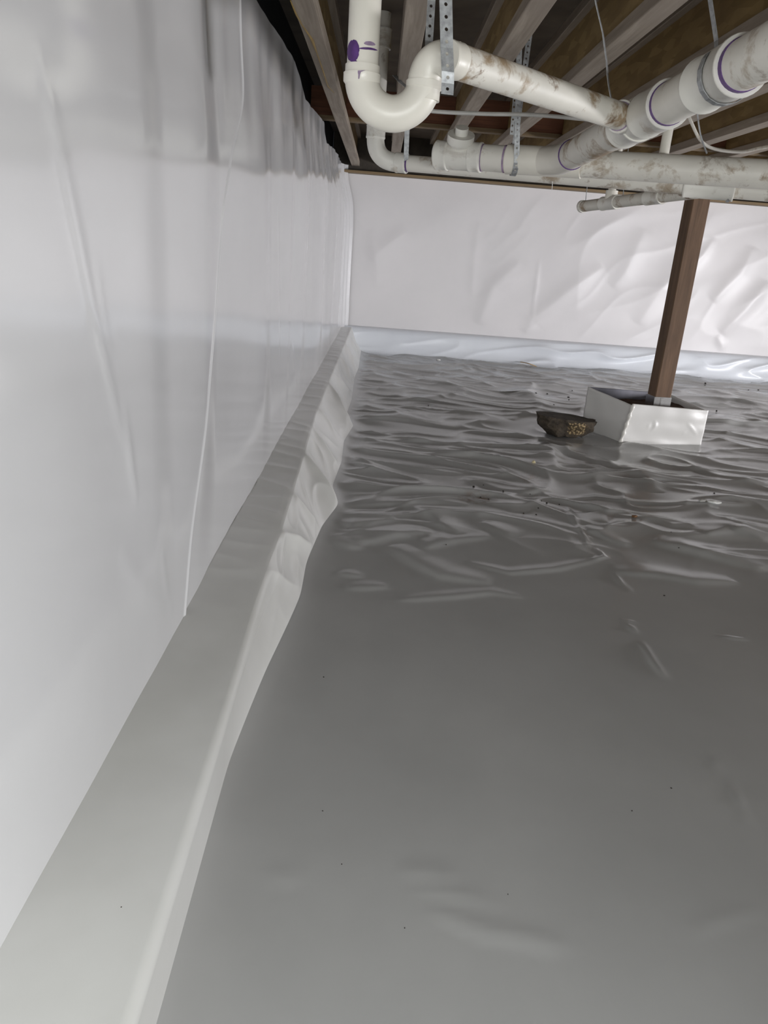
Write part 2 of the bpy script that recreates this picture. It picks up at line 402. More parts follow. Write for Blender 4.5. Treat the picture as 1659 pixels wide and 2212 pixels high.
# the sheet laps up a little round the pier and lies smooth in front of it
H *= 1 - 0.85 * np.exp(-(((X - 1.50) / 0.36)**2 + ((Y - 3.98) / 0.30)**2)**2)
H *= 1 - 0.8 * np.exp(-(((X - 1.03) / 0.16)**2 + ((Y - 3.95) / 0.12)**2)**2)
P = np.stack([X, Y, H], -1)
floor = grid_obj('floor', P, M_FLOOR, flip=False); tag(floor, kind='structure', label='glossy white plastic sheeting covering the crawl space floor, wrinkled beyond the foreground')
def floor_z(x, y):
    j = min(max(np.searchsorted(ys, y), 1), len(ys) - 1); i = min(max(np.searchsorted(X[:, j], x), 1), len(xs) - 1)
    return float(H[i, j])

# left ledge: sheeting over the footing, draped to the floor
ly = ys[ys < 6.62]
def draped_ledge():
    zt = zl(ly)[:, None]
    xe = np.interp(ly, [-4, .54, 1.0, 1.55, 2.0, 3.3, 6.6], [-.20, -.195, -.200, -.206, -.214, -.236, -.205])[:, None]
    c = contact(ly)[:, None]; far = sstep(1.15, 2.0, ly)[:, None]; y = ly[:, None]
    w0 = xw(y) - 0.03
    s1 = np.linspace(0, 1, 18)[:-1][None]; k = np.linspace(0, 1, 44)[None]
    rr = 0.016 + 0.02 * far
    ex = xe - rr * (1 - 0.9 * far)
    zb = np.interp(ly, ys, H[0])[:, None]                       # height of the floor sheet at the contact line
    q = np.clip(k / 0.45, 0, 1); p = np.clip((k - .45) / .55, 0, 1)
    xn = ex + rr * np.sin(q * np.pi / 2) + p * (c - xe); zn = zt - rr * (1 - np.cos(q * np.pi / 2)) - p * (zt - rr - zb)
    xd = ex + (c - ex) * (0.62 * k + 0.38 * k**2)
    zd = zb + (zt - zb) * ((1 - k)**1.5 + 0.62 * k * (1 - k)**1.2)
    fx_ = xn * (1 - far) + xd * far; fz_ = zn * (1 - far) + zd * far
    xx = np.concatenate([w0 + (ex - w0) * s1, fx_], 1); zz = np.concatenate([np.repeat(zt, 17, 1), fz_], 1)
    yy = np.repeat(y, xx.shape[1], 1)
    u = np.concatenate([s1 * .0, k], 1) * np.ones_like(yy)       # 0 at the shoulder, 1 at the floor
    bell = np.sin(np.pi * np.clip(u, 0, 1))**0.8
    g = far * bell
    # big tented folds: each a ridge running from a point on the shoulder to a point on the floor
    d = np.zeros_like(yy)
    for ya, yb, w, A in [(1.62, 1.74, .055, .012), (1.86, 2.02, .07, .024), (2.62, 2.42, .075, .036), (2.18, 2.16, .05, .014), (3.02, 2.86, .06, .016), (3.36, 3.28, .06, .012), (3.98, 3.64, .09, .036), (4.3, 4.45, .08, .016), (4.9, 5.0, .1, .018), (5.5, 5.4, .10, .022), (6.0, 6.1, .1, .014)]:
        t_ = (yy - (ya + (yb - ya) * u)) / (w * (0.55 + 0.7 * u))
        d += A * np.exp(-np.abs(t_)**1.05)
    d += 0.006 * np.clip(ridged(yy * 4.5 + u * 1.2, u * 1.2, 22), 0, 1)**2 + 0.008 * perlin(yy * 2.2 + u, u * 1.3, 27)
    xx += d * g * 0.9; zz += d * g * 0.35
    top = (u <= 0.0)
    sl = np.concatenate([s1 * np.ones_like(y), np.ones_like(fx_)], 1)
    zz += np.where(top, sstep(0, .3, sl) * (1 - sstep(.85, 1, sl)) * (0.0030 * far * np.clip(ridged(yy * 6.0 + xx * 2, xx * 3, 23), 0, 1)**2 + 0.0016 * perlin(yy * 5, xx * 6, 24) + 0.003 * far * perlin(yy * 2.2, xx * 2, 25)), 0)
    return np.stack([xx, yy, zz], -1)
ledge = grid_obj('baseboard_left', draped_ledge(), M_LEDGE, flip=False)
tag(ledge, kind='structure', label='grey-white sheeting wrapped over the low footing ledge along the left wall')

# far ledge
fx = np.arange(-0.42, 5.0, 0.012)
prof = [(FARY + .05, .203), (FARY, .203), (FARY - .02, .204), (FARY - .045, .203), (FARY - .07, .197), (FARY - .088, .185), (FARY - .10, .168), (FARY - .107, .145), (FARY - .112, .12), (FARY - .117, .095), (FARY - .124, .07), (FARY - .133, .045), (FARY - .145, .022), (FARY - .165, .006), (FARY - .20, -.002), (FARY - .24, -.008)]
prof = np.array(prof)
k = np.linspace(0, len(prof) - 1, 44)
py_ = np.interp(k, np.arange(len(prof)), prof[:, 0]); pz_ = np.interp(k, np.arange(len(prof)), prof[:, 1])
FX, K = np.meshgrid(fx, np.linspace(0, 1, 44), indexing='ij')
PYY = np.repeat(py_[None], len(fx), 0).copy(); PZZ = np.repeat(pz_[None], len(fx), 0).copy()
am = (0.25 + 0.75 * sstep(0.9, 1.5, FX)) * np.clip(1 - np.abs(K - .6) / .4, 0, 1)
dd = 0.035 * np.clip(ridged(FX * 1.9 + K * 1.3, K * 2 + 3, 31), 0, 1)**3 + 0.012 * perlin(FX * 3, K * 3, 32)
PYY -= dd * am; PZZ += 0.3 * dd * am * (K > .4)
PYY -= 0.03 * np.clip(K - .7, 0, 1) / .3 * (0.5 + perlin(FX * 1.7, FX * 0, 33))
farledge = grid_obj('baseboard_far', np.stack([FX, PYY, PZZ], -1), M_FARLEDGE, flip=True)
tag(farledge, kind='structure', label='bluish white sheeting over the footing ledge at the foot of the far wall')

# wall left: foundation wall, coloured near-black for its unlit recess, with two overlapping plastic sheets
wall_left = box_obj('wall_left', (-0.60, -3.60, -0.02), (-0.445, 6.85, 1.69), M_BLACK); tag(wall_left, kind='structure')
_SEAM = ([0.05, .118, .338, .725, .95, 1.08, 1.221, 1.351, 1.5], [1.37, 1.386, 1.449, 1.675, 1.748, 1.847, 2.013, 1.976, 1.95])
_sz = np.linspace(0, 1.6, 321); _sv = np.interp(_sz, *_SEAM); _k = np.exp(-(np.arange(-30, 31) / 11.0)**2); _k /= _k.sum()
SEAM = (_sz, np.convolve(np.pad(_sv, 30, mode='edge'), _k, 'valid'))
TOPE = ([-4, 2.21, 2.56, 3.13, 3.52, 3.9, 4.585, 4.83, 5.6, 6.62], [1.43, 1.414, 1.437, 1.465, 1.409, 1.43, 1.472, 1.397, 1.45, 1.455])
def wall_bulge(y, z):
    zz = z
    o = 0.010 * perlin(y * 0.9, zz * 0.7, 41) + 0.004 * perlin(y * 2.3 + zz * .3, zz * 0.8, 42)
    for yc, sl, A, w0, w1 in [(0.86, .10, .012, .35, .25), (1.16, -.02, .010, .2, .14), (1.50, .03, .020, .30, .20), (2.29, -.04, .021, .35, .24), (2.95, .05, .008, .3, .12), (3.42, .04, .016, .35, .20),
                              (4.30, 0.0, .014, .3, .25), (5.15, .05, .012, .3, .2), (5.9, 0, .014, .3, .25)]:
        t_ = y - (yc + sl * (zz - .8) + 0.03 * perlin(zz * 1.6, zz * 0 + yc, 43))
        b = np.where(t_ < 0, np.exp(-(t_ / w0)**2), 1 - sstep(0, w1, t_))
        o += A * b * (0.75 + 0.5 * perlin(zz * 1.1, zz * 0 + yc * 3, 44))
    for (y0, z0, y1, z1, A, w) in [(0.86, 1.02, 1.06, .55, .006, .012), (1.06, .62, 1.10, .45, .005, .010), (0.98, .82, 1.03, .68, .004, .006), (1.02, .40, 1.25, .20, .005, .02), (1.22, .32, 1.30, .16, .004, .015), (2.62, .95, 2.75, .45, .004, .012), (3.05, .5, 3.3, .25, .005, .02)]:
        o += 0.45 * A * polyline_bump(y, z, [(y0, z0), ((y0 + y1) / 2, (z0 + z1) / 2 - .02), (y1, z1)], w)
    # gathered pleats towards the top edge
    pl = sstep(0.95, 1.35, zz) * sstep(1.0, 1.8, y)
    o += 0.012 * pl * perlin(y * 5.0, zz * 0.6, 45) - 0.022 * sstep(0.95, 1.4, zz) * sstep(0.8, 1.4, y)
    return o
def wall_sheet(name, y0, y1, ny, lap, seamside, label):
    v = np.linspace(0, 1, 150); zs = 0.06 + v * 1.42
    rows = []
    u = np.linspace(0, 1, ny)
    Z = np.repeat(zs[None], ny, 0)
    sm = np.interp(zs, *SEAM)[None] + 0.004 * perlin(zs[None] * 9, zs[None] * 0, 47)
    if seamside == 'end':
        Yg = y0 + (sm - y0) * (1 - (1 - u[:, None])**1.6)
    else:
        Yg = (sm - lap) + (y1 - sm + lap) * u[:, None]
    top = np.interp(Yg, *TOPE) + 0.006 * perlin(Yg * 6, Yg * 0, 46)
    Z = 0.06 + (top - 0.06) * v[None]
    Xg = xw(Yg) + wall_bulge(Yg, Z) * (0.2 + 0.8 * sstep(0.0, 0.35, Z - zl(Yg)))
    tk = sstep(1.15, 1.42, Z); Xg = Xg * (1 - tk) + tk * (-0.352 + 0.45 * (Xg - xw(Yg)))
    if seamside == 'end':
        e = np.clip((Yg - (sm - 0.012)) / 0.012, 0, 1)
        Xg += 0.003 + 0.0028 * np.sin(e * np.pi * 0.75)
        Xg[-1] -= 0.006
    else:
        c = np.clip((Yg - 6.50) / 0.10, 0, 1)        # rolled corner tuck
        Xg += 0.016 * np.exp(-((Yg - 6.53) / 0.03)**2) + 0.05 * c**2
    o = grid_obj(name, np.stack([Xg, Yg, Z], -1), M_WALL, wall_left, flip=True)
    o['label'] = label; return o
wall_sheet('plastic_sheet', -3.58, 0, 330, 0, 'end', 'near white plastic sheet with its free lapped edge')
wall_sheet('plastic_sheet', 0, 6.6, 520, 0.12, 'start', 'farther white plastic sheet with pleated sagging top edge')

# far wall sheet
wx_ = np.arange(-0.50, 5.05, 0.013); wz_ = np.linspace(0.10, 1.395, 104)
WX, WZ = np.meshgrid(wx_, wz_, indexing='ij')
def far_bulge(x, z):
    a = 0.15 + 0.85 * sstep(0.6, 1.6, x)
    q = x * 0.8 - z * 1.0 + 0.15 * perlin(x * 1.5, z * 1.5, 51); p = x * 0.7 + z * 0.9
    h = 0.012 * np.clip(ridged(q * 1.3, p * 0.6, 52), 0, 1)**1.5 * a + 0.018 * a * perlin(q * 1.0, p * 0.7, 53)
    h += 0.003 * np.clip(ridged(q * 2.6 + 4, p * 1.3, 54), 0, 1)**3 * a
    h += 0.008 * perlin(x * 1.3, z * 0.5, 55)
    fade = sstep(0.0, 0.25, 1.40 - z) * 0.9 + 0.1
    h *= fade
    FW = [([(880,495),(800,560)], .05, .010), ([(1125,565),(1065,620),(1035,700)], .06, .022), ([(1305,575),(1240,620),(1150,690),(1135,720)], .06, .026), ([(1395,495),(1350,590),(1325,620)], .06, .018),
          ([(1165,560),(1158,620),(1150,690)], .012, .006), ([(1545,515),(1520,550),(1480,590)], .03, .022), ([(1630,535),(1600,590),(1540,650)], .05, .028), ([(1659,610),(1610,670),(1560,720)], .05, .030),
          ([(1550,725),(1560,745),(1562,758)], .02, .012), ([(800,495),(812,560),(815,620)], .05, .008), ([(1035,480),(1025,560),(1020,640)], .03, .008), 
          ([(1480,560),(1420,640),(1380,700)], .07, .024)]
    for pts, w, A in FW:
        h += 0.75 * A * polyline_bump(x, z, [(at(px, py, y=FARY).x, at(px, py, y=FARY).z) for px, py in pts], w * 1.5, 1.5)
    return h
FBUL = far_bulge(WX, WZ)
tuck = np.clip((WZ - 0.18) / 0.10, 0, 1)
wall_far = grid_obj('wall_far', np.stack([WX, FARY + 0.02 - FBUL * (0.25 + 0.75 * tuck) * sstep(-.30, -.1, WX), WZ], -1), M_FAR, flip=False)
tag(wall_far, kind='structure', label='far wall hung with creased white plastic sheeting')

def struct_box(name, lo, hi, mat):
    return tag(box_obj(name, lo, hi, mat), kind='structure')
struct_box('trim_1', (-0.45, 6.55, 1.398), (5.1, 6.69, 1.416), M_SILL)['label'] = 'brown timber sill plate on top of the far wall'
struct_box('trim_2', (-0.44, 6.60, 1.416), (5.1, 6.66, 1.69), M_RIM)['label'] = 'dark rim board above the sill plate'
struct_box('ceiling', (-0.62, -3.60, 1.69), (5.2, 6.85, 1.72), M_SUB)
struct_box('wall_right', (5.05, -3.60, 0.0), (5.12, 6.85, 1.69), M_CONC)
struct_box('wall_near', (-0.44, -3.63, 0.0), (5.05, -3.57, 1.69), M_CONC)

# ------------------------------------------------------------------ joists
JX = [-0.255, 0.050, 0.355, 0.650, 0.955, 1.260, 1.565, 1.870, 2.175]
JN = ['leftmost wooden I-joist, beside the dark gap over the left wall', 'second wooden I-joist from the left, behind the pipe bend', 'third wooden I-joist from the left, above the long pipe arm',
      'fourth wooden I-joist from the left, with brown strand-board web in full view', 'fifth wooden I-joist from the left, directly over the thick sloping pipe', 'sixth wooden I-joist from the left, under the right end of the thick pipe',
      'seventh wooden I-joist from the left, passing over the top of the post', 'eighth wooden I-joist from the left, right of the post', 'ninth wooden I-joist from the left, farthest right']
joist_meshes = None
for i, x in enumerate(JX):
    j = thing('floor_joist', JN[i], 'joist', (x, 2.3, JB), 'I-joists under the subfloor')
    L0, L1 = -3.55 - 2.3, 6.60 - 2.3
    if joist_meshes is None:
        parts = [box_obj('bottom_flange', (-.0315, L0, 0), (.0315, L1, .038), M_FLANGE, j, 0.002), box_obj('web', (-.0048, L0, .036), (.0048, L1, .204), M_OSB, j),
                 box_obj('top_flange', (-.0315, L0, .202), (.0315, L1, .2395), M_FLANGE, j, 0.002)]
        joist_meshes = [(p.name, p.data) for p in parts]
        # run of dried glue along the flange corner
        pts = [at(px, py, z=JB + .001) for px, py in [(627,0),(640,30),(652,52),(668,75),(674,85),(685,115),(697,150),(708,185),(722,200)]]
        bm = bmesh.new(); tube(bm, [Vector((max(-.0318, min(.0318, p.x - x)), p.y - 2.3, -.0005)) for p in pts], [.0015,.003,.002,.003,.0055,.002,.003,.0025,.001], 6)
        g = bm_obj('glue_bead', bm, M_GLUE, j, True); g['label'] = 'yellowish run of dried glue'
    else:
        for nm, me in joist_meshes:
            o = bpy.data.objects.new(nm, me); COL.objects.link(o); o.parent = j
# solid blocking between the joists: brown laminated boards
edges = [-0.44] + JX
for i in range(len(JX)):
    a = edges[i] + (0.0 if i == 0 else .0055); b = JX[i] - .0055
    bl = thing('blocking_board', ['reddish brown blocking board at the far left, beside the left wall', 'reddish brown blocking board behind the hanging pipe bend', 'reddish brown blocking board behind the thin grey cable', 'reddish brown blocking board behind the perforated straps',
        'reddish brown blocking board above the clean pipe fitting', 'reddish brown blocking board behind the sloping pipe end', 'reddish brown blocking board above the post', 'reddish brown blocking board right of the post', 'reddish brown blocking board farthest right'][i], 'board', ((a + b) / 2, 4.6, 1.49), 'blocking boards between joists')
    w = (b - a) / 2
    box_obj('board_face', (-w, 0, .001), (w, .040, .161), M_BEAM, bl); box_obj('board_ledger', (-w, -.012, -.0005), (w, .045, .020), M_SILL, bl)

# ------------------------------------------------------------------ pipes
def arc(c, u, v, r, a0, a1, n=18):
    return [Vector(c) + (Vector(u) * math.cos(math.radians(a0 + (a1 - a0) * i / n)) + Vector(v) * math.sin(math.radians(a0 + (a1 - a0) * i / n))) * r for i in range(n + 1)]
def ring(name, a, d, r, w, mat, parent):
    a = Vector(a); d = Vector(d).normalized()
    return tube_obj(name, [a - d * w / 2, a - d * w / 2 + d * 1e-5, a + d * w / 2 - d * 1e-5, a + d * w / 2], [r - .002, r, r, r - .002], mat, parent, 32)

D = thing('drain_pipe', 'large white drain line with U-shaped trap, long dirty arm, and thick sloping pipe', 'pipe', (0.0, 1.66, 1.10))
R2 = .0305; R3 = .0445
rz0 = at(783, 150, y=1.66); cb = at(850.5, 183, y=1.66)
xl, xr = rz0.x, at(918, 165, y=1.66).x
c0 = Vector(((xl + xr) / 2, 1.66, cb.z + .010)); rb = (xr - xl) / 2
RISER = tube_obj('riser_pipe', [(xl - .006, 1.662, 1.689), (xl, 1.66, rz0.z - .02)], R2, M_PVC, D, 36)
rbf = .0335
bend = [Vector((xl, 1.66, c0.z + .018))] + arc(c0, (-1, 0, 0), (0, 0, -1), rb, 0, 180, 30) + [Vector((xr, 1.66, c0.z + .002))]
tube_obj('trap_bend', bend, rbf, M_PVC, D, 36)
THUB = tube_obj('trap_hub', [(xl, 1.66, c0.z - .016), (xl, 1.66, c0.z - .011), (xl, 1.66, c0.z + .0035), (xl, 1.66, c0.z + .0036)], [.0318, .0360, .0364, .0335], M_PVC, D, 36)
tube_obj('trap_hub', [(xr, 1.66, c0.z - .016), (xr, 1.66, c0.z - .012), (xr, 1.66, c0.z - .0008), (xr, 1.66, c0.z - .0007)], [.0318, .0356, .0360, .0325], M_PVC, D, 36)
# main sloping pipe axis
M0 = at(1640, 122, y=1.50); M1 = at(1238, 333, y=2.70); md = (M1 - M0).normalized()
def mpt(px):      # point of the main axis that projects near this column
    lo, hi = 0.0, 1.0
    for _ in range(40):
        t_ = (lo + hi) / 2; p = lerp(M0, M1, t_); c = RW.T @ (np.array(p) - np.array([0, 0, EYE]))
        if c[0] / c[2] * FPX + CX > px: lo = t_
        else: hi = t_
    return lerp(M0, M1, lo)
# return bend and arm
AE = mpt(1372)
A0 = at(985, 132, y=1.635); ad = (AE - A0).normalized()
p1 = Vector((xr, 1.66, c0.z - .004)); ctrl = Vector((xr + .003, 1.658, A0.z + .016))
bez = []
for i in range(17):
    t_ = i / 16; bez.append(p1 * (1 - t_)**2 + ctrl * 2 * t_ * (1 - t_) + (A0 - ad * .0) * t_**2)
tube_obj('return_bend', [p1 - Vector((0, 0, .03))] + bez, [rbf - .0015] * 2 + [rbf - .001 * i / 16 for i in range(16)], M_PVC, D, 36)
hub_obj('bend_hub', A0 - ad * .028, A0 + ad * .008, .0318, M_PVC, D, .0006)
W0 = AE - ad * .075
tube_obj('trap_arm', [A0 - ad * .02, W0 + ad * .02], R2 + .0005, M_PVCD, D, 36)
# primer splashes on the riser (thin patches following the pipe)
def patch(name, outline, mat, n=40):
    bm = bmesh.new()
    cen = np.mean(outline, 0)
    vs_ = []
    def onpipe(px, py):
        p = at(px, py, y=1.66); dx = (p.x - (xl - .006 * (p.z - rz0.z) / .5)); dx = max(-R2 * .995, min(R2 * .995, dx))
        rr = R2 + .0006
        return Vector((p.x, 1.66 - math.sqrt(max(rr * rr - dx * dx, 1e-8)), p.z))
    rings_ = []
    for k_ in (0.33, .66, 1.0):
        rings_.append([bm.verts.new(onpipe(*(cen + (np.array(o) - cen) * k_))) for o in outline])
    cv = bm.verts.new(onpipe(*cen)); nn = len(outline)
    for i in range(nn):
        bm.faces.new((cv, rings_[0][i], rings_[0][(i + 1) % nn]))
        for k_ in (0, 1): bm.faces.new((rings_[k_][i], rings_[k_ + 1][i], rings_[k_ + 1][(i + 1) % nn], rings_[k_][(i + 1) % nn]))
    return bm_obj(name, bm, mat, RISER, True)
def blob(cx, cy, rx, ry, n=26, j=.06, seed=1, lean=0):
    rnd = random.Random(seed)
    return [(cx + rx * math.cos(2 * math.pi * i / n) * (1 + rnd.uniform(-j, j)) + lean * math.sin(2 * math.pi * i / n), cy + ry * math.sin(2 * math.pi * i / n) * (1 + rnd.uniform(-j, j))) for i in range(n)]
patch('primer_stain', blob(763.5, 117, 13.5, 24, 30, .06, 2), M_PURPLE)['label'] = 'large purple primer splash'
patch('primer_stain', blob(767, 143, 6, 6.5, 20, .05, 3), M_PURPLE)
patch('primer_stain', blob(796, 113, 20, 2.6, 24, .05, 4), M_PURPLE)
patch('primer_stain', blob(799, 102, 12, 4.5, 24, .05, 5), M_PURPLE_L)
bm = bmesh.new()
hx = xl
def onhub(px, py, rr=.0373):
    p = at(px, py, y=1.66 - .03); dx = p.x - hx; return Vector((p.x, 1.66 - math.sqrt(max(rr * rr - dx * dx, 1e-8)), p.z))
dr = [(773,154),(790,153),(780,157),(778,163),(776.5,172),(774,172),(774,163),(773,158)]
bm.faces.new([bm.verts.new(onhub(*q)) for q in dr]); o = bm_obj('primer_drip', bm, M_PURPLE_L, THUB)
# wye where the arm joins
Rh = .0505
wa, wb = mpt(1440), mpt(1352)
tube_obj('wye_fitting', [mpt(1432), mpt(1362)], Rh - .0015, M_PVCF, D, 36)
WH = hub_obj('wye_hub', mpt(1446), mpt(1398), Rh + .0005, M_PVCF, D, .002)
hub_obj('wye_hub', mpt(1384), mpt(1350), Rh + .0005, M_PVCF, D, .002)
WB = hub_obj('wye_branch', W0 - ad * .002, AE - ad * .012, .0365, M_PVCF, D, .0016)
ring('primer_ring', mpt(1447), md, R3 + .0015, .010, M_PURPLE, WH)
ring('primer_ring', W0 - ad * .004, ad, R2 + .0022, .004, M_PURPLE_L, WB)
tube_obj('main_pipe', [M0 - md * 0.62, mpt(1395)], R3, M_PVCM, D, 40)
tube_obj('main_pipe', [mpt(1395), M1 + md * .03], R3, M_PVCD, D, 40)['label'] = 'muddy lower length of the sloping pipe'
cpa, cpb = mpt(1605), mpt(1522)
CPL = hub_obj('coupling', cpa, cpb, Rh + .001, M_PVCF, D, .0025)
ring('primer_ring', cpa - md * .004, md, R3 + .0016, .012, M_PURPLE, CPL)
ring('primer_ring', M1 + md * .008, md, R3 + .003, .006, M_PURPLE, D)
# long cross pipe behind with the clean wye and the tee at its left end
B0 = at(945, 335, y=3.05); B1 = at(1659, 377, y=2.62); bd = (B1 - B0).normalized()
def bpt(px): return lerp(B0, B1, (px - 945) / (1659 - 945) * 1.0)
def axis_at(P0, P1, px):
    lo, hi = -0.5, 2.0
    for _ in range(50):
        t_ = (lo + hi) / 2; p = lerp(P0, P1, t_); c = RW.T @ (np.array(p) - np.array([0, 0, EYE]))
        if c[0] / c[2] * FPX + CX < px: lo = t_
        else: hi = t_
    return lerp(P0, P1, lo)
ba = lambda px: axis_at(B0, B1, px)
tube_obj('cross_pipe', [ba(960), B1 + bd * 0.9], R3, M_PVCM, D, 40)
tube_obj('cross_wye', [ba(1096), ba(1112), ba(1120), ba(1258)], [Rh - .001, Rh - .001, R3 + .004, R3 + .004], M_PVC, D, 40)
tube_obj('cross_wye_branch', [M1 + md * .010, M1 + md * .03, lerp(M1 + md * .05, ba(1200), .55), ba(1170)], [R3 + .0035, R3 + .0035, R3 + .004, R3 + .002], M_PVC, D, 36)
hub_obj('tee_hub', ba(943), ba(969), Rh - .001, M_PVCF, D, .0015)
tube_obj('tee_body', [ba(966), ba(1018)], R3 + .003, M_PVCF, D, 36)
hub_obj('tee_hub', ba(1015), ba(1040), Rh - .001, M_PVCF, D, .0015)
tb = ba(990)
bu = Vector((0, -.50, .866))
tube_obj('tee_branch', [tb, tb + bu * .026, tb + bu * .048, tb + bu * .052, tb + bu * .078], [.024, .026, .046, .0485, .0485], M_PVCF, D, 36)
tube_obj('tee_stub', [tb + bu * .07, tb + bu * .102], .0235, M_PVCF, D, 28)
ring('primer_ring', ba(1043), bd, R3 + .0015, .006, M_PURPLE_L, D); ring('primer_ring', ba(1092), bd, R3 + .0015, .006, M_PURPLE_L, D)
vs0 = at(1436, 322, y=2.80)
tube_obj('vertical_stub', [vs0 + Vector((0, .0, -.02)), vs0 + Vector((0, 0, .12))], .0165, M_PVC, D, 20)
settle(D)

W = thing('waste_pipe', 'lower white waste pipe with elbow at its left end and capped side branch', 'pipe', (0.06, 3.3, 1.17))
L0 = at(868, 352, y=3.30); L1 = at(1659, 415, y=2.80); ld = (L1 - L0).normalized()
la = lambda px: axis_at(L0, L1, px)
elc = L0 - ld * .02
up = at(812, 285, y=3.30)
e0 = Vector((up.x, elc.y + .005, elc.z + .085)); corner = Vector((up.x + .002, elc.y + .005, elc.z))
el = [e0 * (1 - t_)**2 + corner * 2 * t_ * (1 - t_) + elc * t_**2 for t_ in [i / 14 for i in range(15)]]
tube_obj('riser_pipe', [e0 - Vector((0, 0, .01)), Vector((e0.x, e0.y, 1.689))], R2, M_PVCM, W, 28)
tube_obj('elbow', el, .035, M_PVCF, W, 32)
hub_obj('elbow_hub', e0 - Vector((0, 0, .004)), e0 + Vector((0, 0, .045)), .0375, M_PVCF, W, .001)
hub_obj('elbow_hub', elc - ld * .004, elc + ld * .042, .0375, M_PVCF, W, .001)
ring('primer_ring', elc + ld * .046, ld, R2 + .001, .006, M_PURPLE, W)
tube_obj('cross_pipe', [elc, L1 + ld * 1.0], R2, M_PVCM, W, 36)
hub_obj('coupling', Vector((e0.x, e0.y, at(830, 105, y=3.3).z)), Vector((e0.x, e0.y, at(830, 60, y=3.3).z)), .037, M_PVCF, W, .001)
hub_obj('coupling', la(1478), la(1588), .0385, M_PVCF, W, .0018)
# side branch with cap
T0 = at(1258, 446, y=3.80); T1 = la(1560); td = (T1 - T0).normalized(); ta = lambda px: axis_at(T0, T1, px)
RT = .0245
tube_obj('side_branch', [T0, T1], RT, M_PVCD, W, 28)
tube_obj('end_cap', [T0 - td * .016, T0 - td * .013, T0 - td * .006, T0 + td * .012], [.012, .021, .0275, .0275], M_PVCF, W, 28)
hub_obj('tee_body', ta(1302), ta(1334), .029, M_PVCF, W, .001)
tp = ta(1318)
tube_obj('tee_stub', [tp, tp + Vector((0, 0, .05)), tp + Vector((0, 0, .05001)), tp + Vector((0, 0, .30))], [.026, .026, .0165, .0165], M_PVC, W, 24)
hub_obj('side_hub', ta(1398), ta(1432), .0285, M_PVCF, W, .001)
settle(W)

# ------------------------------------------------------------------ straps, wires and cables
def strap_mesh(path, side, width, mat, name, parent, holes=True, hr=.0032, pitch=.019):
    """perforated band following a path; side = direction across the band"""
    path = [Vector(p) for p in path]
    seg = [(path[i + 1] - path[i]).length for i in range(len(path) - 1)]; tot = sum(seg); n = max(1, round(tot / pitch))
    def P(s):
        for i, L in enumerate(seg):
            if s <= L or i == len(seg) - 1: return lerp(path[i], path[i + 1], s / L)
            s -= L
    cs = [P(tot * i / n) for i in range(n + 1)]
    sd = [Vector(side).normalized() for _ in cs]
    bm = bmesh.new()
    edge = [(bm.verts.new(cs[i] - sd[i] * width / 2), bm.verts.new(cs[i] + sd[i] * width / 2)) for i in range(n + 1)]
    for i in range(n):
        a, b = edge[i]; d, c = edge[i + 1]
        if not holes: bm.faces.new((a, b, c, d)); continue
        mid = (cs[i] + cs[i + 1]) / 2; tv = (cs[i + 1] - cs[i]).normalized()
        hv = [bm.verts.new(mid + (sd[i] * math.cos(math.radians(q)) + tv * math.sin(math.radians(q))) * hr) for q in range(-135, 225, 45)]
        # hv[0]=-135 (a), 1=-90, 2=-45 (b), 3=0, 4=45 (c), 5=90, 6=135 (d), 7=180
        bm.faces.new((a, b, hv[2], hv[1], hv[0])); bm.faces.new((b, c, hv[4], hv[3], hv[2]))
        bm.faces.new((c, d, hv[6], hv[5], hv[4])); bm.faces.new((d, a, hv[0], hv[7], hv[6]))
    o = bm_obj(name, bm, mat, parent)
    md_ = o.modifiers.new('thickness', 'SOLIDIFY'); md_.thickness = 0.0012; md_.offset = 0
    return o
def strap_thing(label, path, side, width=.019, holes=True, group='galvanised pipe straps'):
    o = strap_mesh(path, side, width, M_GALV, 'pipe_strap', None, holes)
    tag(o, label, 'strap', group); return o
RIGHT = Vector((1, 0.05, -.03))
# free-hanging strap in front of the trap outlet
y1_ = 1.575
strap_thing('grey perforated strap hanging loose in front of the pipe bend', [at(961, -60, y=y1_) , at(963, 0, y=y1_), at(965, 100, y=y1_), at(968, 165, y=y1_ - .004), at(966, 204, y=y1_ + .012)], RIGHT, .0235)
s2 = at(928, 60, y=1.85)
strap_thing('grey strap seen behind the pipe bend, left of the perforated one', [(s2.x, 1.85, 1.686), at(932, 0, y=1.85), at(926, 100, y=1.84), at(930, 150, y=1.80)], RIGHT, .017)
# loop round the cross pipe: front strand and rear strand
f0 = at(1113, 340, y=2.9)
cc = ba(1112)
def loop(cpt, r, up1, up2, side):
    pts = [up1]
    for a in range(200, 345, 18): pts.append(cpt + Vector((0, math.cos(math.radians(a)), math.sin(math.radians(a)))) * r)
    pts.append(up2); return pts
strap_thing('long perforated strap looped under the back drain pipe', loop(cc, Rh + .0035, at(1122, 95, y=2.86), Vector((cc.x + .010, cc.y + Rh + .004, 1.686)), RIGHT), RIGHT, .019)
strap_thing('second strand of strap beside the looped one, nearer the pipe bend', [Vector((cc.x - .040, cc.y - .075, 1.686)), Vector((cc.x - .034, cc.y - .06, 1.36)), Vector((cc.x - .030, cc.y - .058, 1.25))], RIGHT, .013)
# strap on the wye
ws = at(1322, 218, y=1.99)
strap_thing('thin twisted strap running from the joist down to the wye', [at(1281, -25, y=2.02), at(1290, 20, y=2.02), at(1302, 70, y=2.02), at(1310, 130, y=2.02), at(1314, 180, y=2.01), at(1322, 222, y=2.00)], Vector((.5, 1, 0)), .019, False)
